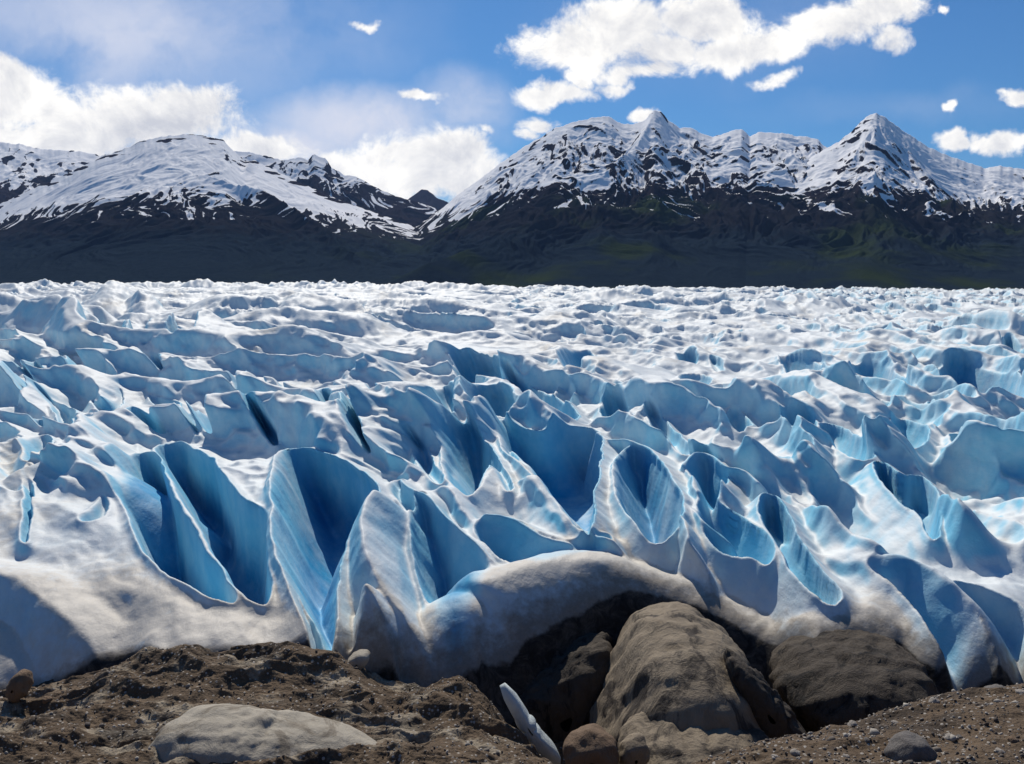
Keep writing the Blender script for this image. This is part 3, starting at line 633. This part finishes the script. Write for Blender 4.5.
# gravel: uncountable stones, one object
def gravel():
    rng = np.random.default_rng(5); ico = []
    t = (1 + 5 ** .5) / 2
    V = np.array([(-1,t,0),(1,t,0),(-1,-t,0),(1,-t,0),(0,-1,t),(0,1,t),(0,-1,-t),(0,1,-t),(t,0,-1),(t,0,1),(-t,0,-1),(-t,0,1)]) / 1.9
    Fc = np.array([(0,11,5),(0,5,1),(0,1,7),(0,7,10),(0,10,11),(1,5,9),(5,11,4),(11,10,2),(10,7,6),(7,1,8),(3,9,4),(3,4,2),(3,2,6),(3,6,8),(3,8,9),(4,9,5),(2,4,11),(6,2,10),(8,6,7),(9,8,1)])
    n = 9500
    y = rng.uniform(36, 64, n); x = np.where(rng.random(n) < .55, rng.uniform(.22, .62, n), rng.uniform(-.62, .08, n)) * y
    s = .03 + .10 * rng.random(n) ** 3 + .22 * (rng.random(n) > .97) * rng.random(n) ** 1.5
    z = ground_z(x, y) + s * .25
    keep = z > -9.5; x, y, z, s = x[keep], y[keep], z[keep], s[keep]; n = len(x)
    A = rng.normal(size=(n, 3, 3)); Q = np.linalg.qr(A)[0]
    base = V[None] * (1 + rng.uniform(-.22, .22, (n, 12, 1))) * (np.array([1, .8, .6])[None, None] * rng.uniform(.8, 1.2, (n, 1, 3)))
    P = np.einsum('nij,nkj->nki', Q, base) * s[:, None, None] + np.stack([x, y, z], -1)[:, None]
    f = (Fc[None] + 12 * np.arange(n)[:, None, None]).reshape(-1, 3)
    me = bpy.data.meshes.new('gravel'); me.vertices.add(n * 12); me.vertices.foreach_set('co', P.astype(np.float32).ravel())
    me.loops.add(f.size); me.loops.foreach_set('vertex_index', f.astype(np.int32).ravel()); me.polygons.add(len(f))
    me.polygons.foreach_set('loop_start', np.arange(0, f.size, 3, dtype=np.int32)); me.update(calc_edges=True)
    at = me.attributes.new('tone', 'FLOAT', 'POINT'); at.data.foreach_set('value', np.repeat(rng.random(n), 12).astype(np.float32))
    m, nt, b = new_mat('gravel_stones'); k = N(nt)
    col = k.mix(k.step(k.attr('tone'), .35, 1.0), (.07, .055, .045), (.46, .42, .36))
    nt.links.new(col, b.inputs['Base Color'])
    tag(link('gravel', me, m), 'loose grey and tan gravel scattered over the brown moraine', 'gravel', kind='stuff')
gravel()

# ------------------------------------------------------------------ air
hm = bpy.data.materials.new('haze'); hm.use_nodes = True; hn = hm.node_tree; hn.nodes.clear()
ho = hn.nodes.new('ShaderNodeOutputMaterial'); hv = hn.nodes.new('ShaderNodeVolumePrincipled')
hv.inputs['Color'].default_value = (.30, .52, 1.0, 1); hv.inputs['Density'].default_value = HAZE; hv.inputs['Anisotropy'].default_value = .2
hn.links.new(hv.outputs[0], ho.inputs['Volume'])
if HAZE > 0:
    v = [(x, y, z) for x in (-16000, 16000) for y in (-300, 21000) for z in (-42, 2700)]
    me = bpy.data.meshes.new('haze'); me.from_pydata(v, [], [(0, 1, 3, 2), (4, 6, 7, 5), (0, 4, 5, 1), (2, 3, 7, 6), (0, 2, 6, 4), (1, 5, 7, 3)])
    tag(link('haze', me, hm), 'thin bluish air filling the valley up to the mountains', kind='stuff')

# ------------------------------------------------------------------ sky, clouds and sun
w = bpy.data.worlds.new('World'); bpy.context.scene.world = w; w.use_nodes = True
nt = w.node_tree; nt.nodes.clear(); k = N(nt)
out = nt.nodes.new('ShaderNodeOutputWorld'); bg = nt.nodes.new('ShaderNodeBackground'); nt.links.new(bg.outputs[0], out.inputs[0])
sky = nt.nodes.new('ShaderNodeTexSky'); sky.sky_type = 'NISHITA'; sky.sun_disc = False
sky.sun_elevation = SUN_EL; sky.sun_rotation = SUN_AZ; sky.altitude = 300; sky.air_density = 1.0; sky.dust_density = .3; sky.ozone_density = 2.5
bg.inputs['Strength'].default_value = .075
dirn = nt.nodes.new('ShaderNodeTexCoord').outputs['Generated']
sx = k.sep(dirn)
yy = k.math('MAXIMUM', sx[1], .05)
az = k.math('DIVIDE', sx[0], yy); el = k.math('DIVIDE', sx[2], yy)
Pc = k.comb(az, el, 0)
warp = k.noise(Pc, 7.0, 5, .6, out='Color')
Pw = k.vmath('ADD', Pc, k.vmath('MULTIPLY', k.vmath('SUBTRACT', warp, (.5, .5, .5)), (.13, .09, 0)))
def cl(px, py, rx, ry, strength=1.0, vec=None):
    dx, dy, dz = ray(px, py)
    c = (float(dx / dy), float(dz / dy), 0); s = (F / rx, F / ry, 0)
    d = k.vmath('LENGTH', k.vmath('MULTIPLY', k.vmath('SUBTRACT', vec or Pw, c), s), out=1)
    return k.math('MULTIPLY', k.step(d, 0.0, 1.8, 1, 0), strength)
def group(lst):
    r = None
    for a in lst:
        v = cl(*a); r = v if r is None else k.math('MAXIMUM', r, v)
    return r
cum = group([(10,100,75,38),(60,105,70,30),(120,112,70,26),(185,112,50,22),(0,80,50,24),(60,140,140,34),(150,130,90,24),(260,150,60,14),
  (420,168,70,34),(470,185,50,30),(340,170,40,20),(450,160,36,24),(390,160,26,16),(440,185,55,20),(415,97,26,7,.8),(365,20,14,8,.7),
  (570,45,50,26),(620,25,60,34),(660,50,60,26),(700,15,60,24),(640,70,40,14),(720,50,50,20),(770,40,50,22),(830,25,55,22),(880,15,45,20),(880,45,30,12,.8),(785,80,26,9,.8),
  (553,92,34,14,.95),(575,75,16,12,.8),(530,140,16,10,.8),(540,128,22,12,.8),(632,115,13,8,.9),(610,85,20,8,.6),(965,145,22,10,.9),(1000,148,26,14,.95),(955,113,9,6,.7),(1012,103,20,9,.7),(945,17,8,6,.6),(480,140,10,10,.6)])
nz = k.noise(Pc, 15.0, 9, .66, .35)
off = k.vmath('ADD', Pc, (-.006, .014, 0))
nz2 = k.noise(off, 15.0, 9, .66, .35)
dens = k.math('ADD', cum, k.math('MULTIPLY', k.math('SUBTRACT', nz, .5), 1.6))
a_c = k.step(dens, .28, .74)
L1 = k.noise(Pc, 7.0, 4, .55, .3); L2 = k.noise(k.vmath('ADD', Pc, (-.012, .034, 0)), 7.0, 4, .55, .3)
lit = k.math('ADD', k.math('ADD', k.math('MULTIPLY', k.math('SUBTRACT', nz, nz2), 2.2), k.math('MULTIPLY', k.math('SUBTRACT', L1, L2), 2.2)), .74)
core = k.step(dens, .55, 1.2, 0, .22)
shade = k.math('SUBTRACT', lit, core, clamp=True)
ccol = k.mix(shade, (8.6, 8.7, 9.2), (15.5, 15.0, 14.0))
# soft thin veils
veil = group([(370,128,100,30,1.1),(460,105,45,30,.9),(300,145,70,22,1.0),(120,30,190,70,.8),(30,20,130,70,.6),(260,30,120,60,.4),(900,110,120,14,.15),(720,25,120,50,.2)])
a_v = k.math('MULTIPLY', veil, k.step(k.noise(Pw, 5.0, 6, .6, .3), .2, .65), clamp=True)
tint = k.vmath('MULTIPLY', sky.outputs[0], (.34, .66, .97))
skyc = k.mix(a_v, tint, (10.0, 10.2, 11.4))
fwd = k.step(sx[1], .05, .2)
final = k.mix(k.math('MULTIPLY', a_c, fwd), skyc, ccol)
nt.links.new(final, bg.inputs['Color'])
w.cycles.sampling_method = 'MANUAL'; w.cycles.sample_map_resolution = 512

sd = bpy.data.lights.new('sun', 'SUN'); so = bpy.data.objects.new('sun', sd); C.objects.link(so)
sd.energy = 4.0; sd.angle = R(.53); sd.color = (1.0, .93, .82)
from mathutils import Vector
sdir = Vector((math.sin(SUN_AZ) * math.cos(SUN_EL), math.cos(SUN_AZ) * math.cos(SUN_EL), math.sin(SUN_EL)))
so.rotation_euler = sdir.to_track_quat('Z', 'Y').to_euler(); so.location = sdir * 200

sc_ = bpy.context.scene
sc_.view_settings.view_transform = 'Standard'; sc_.view_settings.look = 'None'; sc_.view_settings.exposure = .08; sc_.view_settings.gamma = 1
sc_.cycles.max_bounces = 6; sc_.cycles.diffuse_bounces = 4; sc_.cycles.use_denoising = True
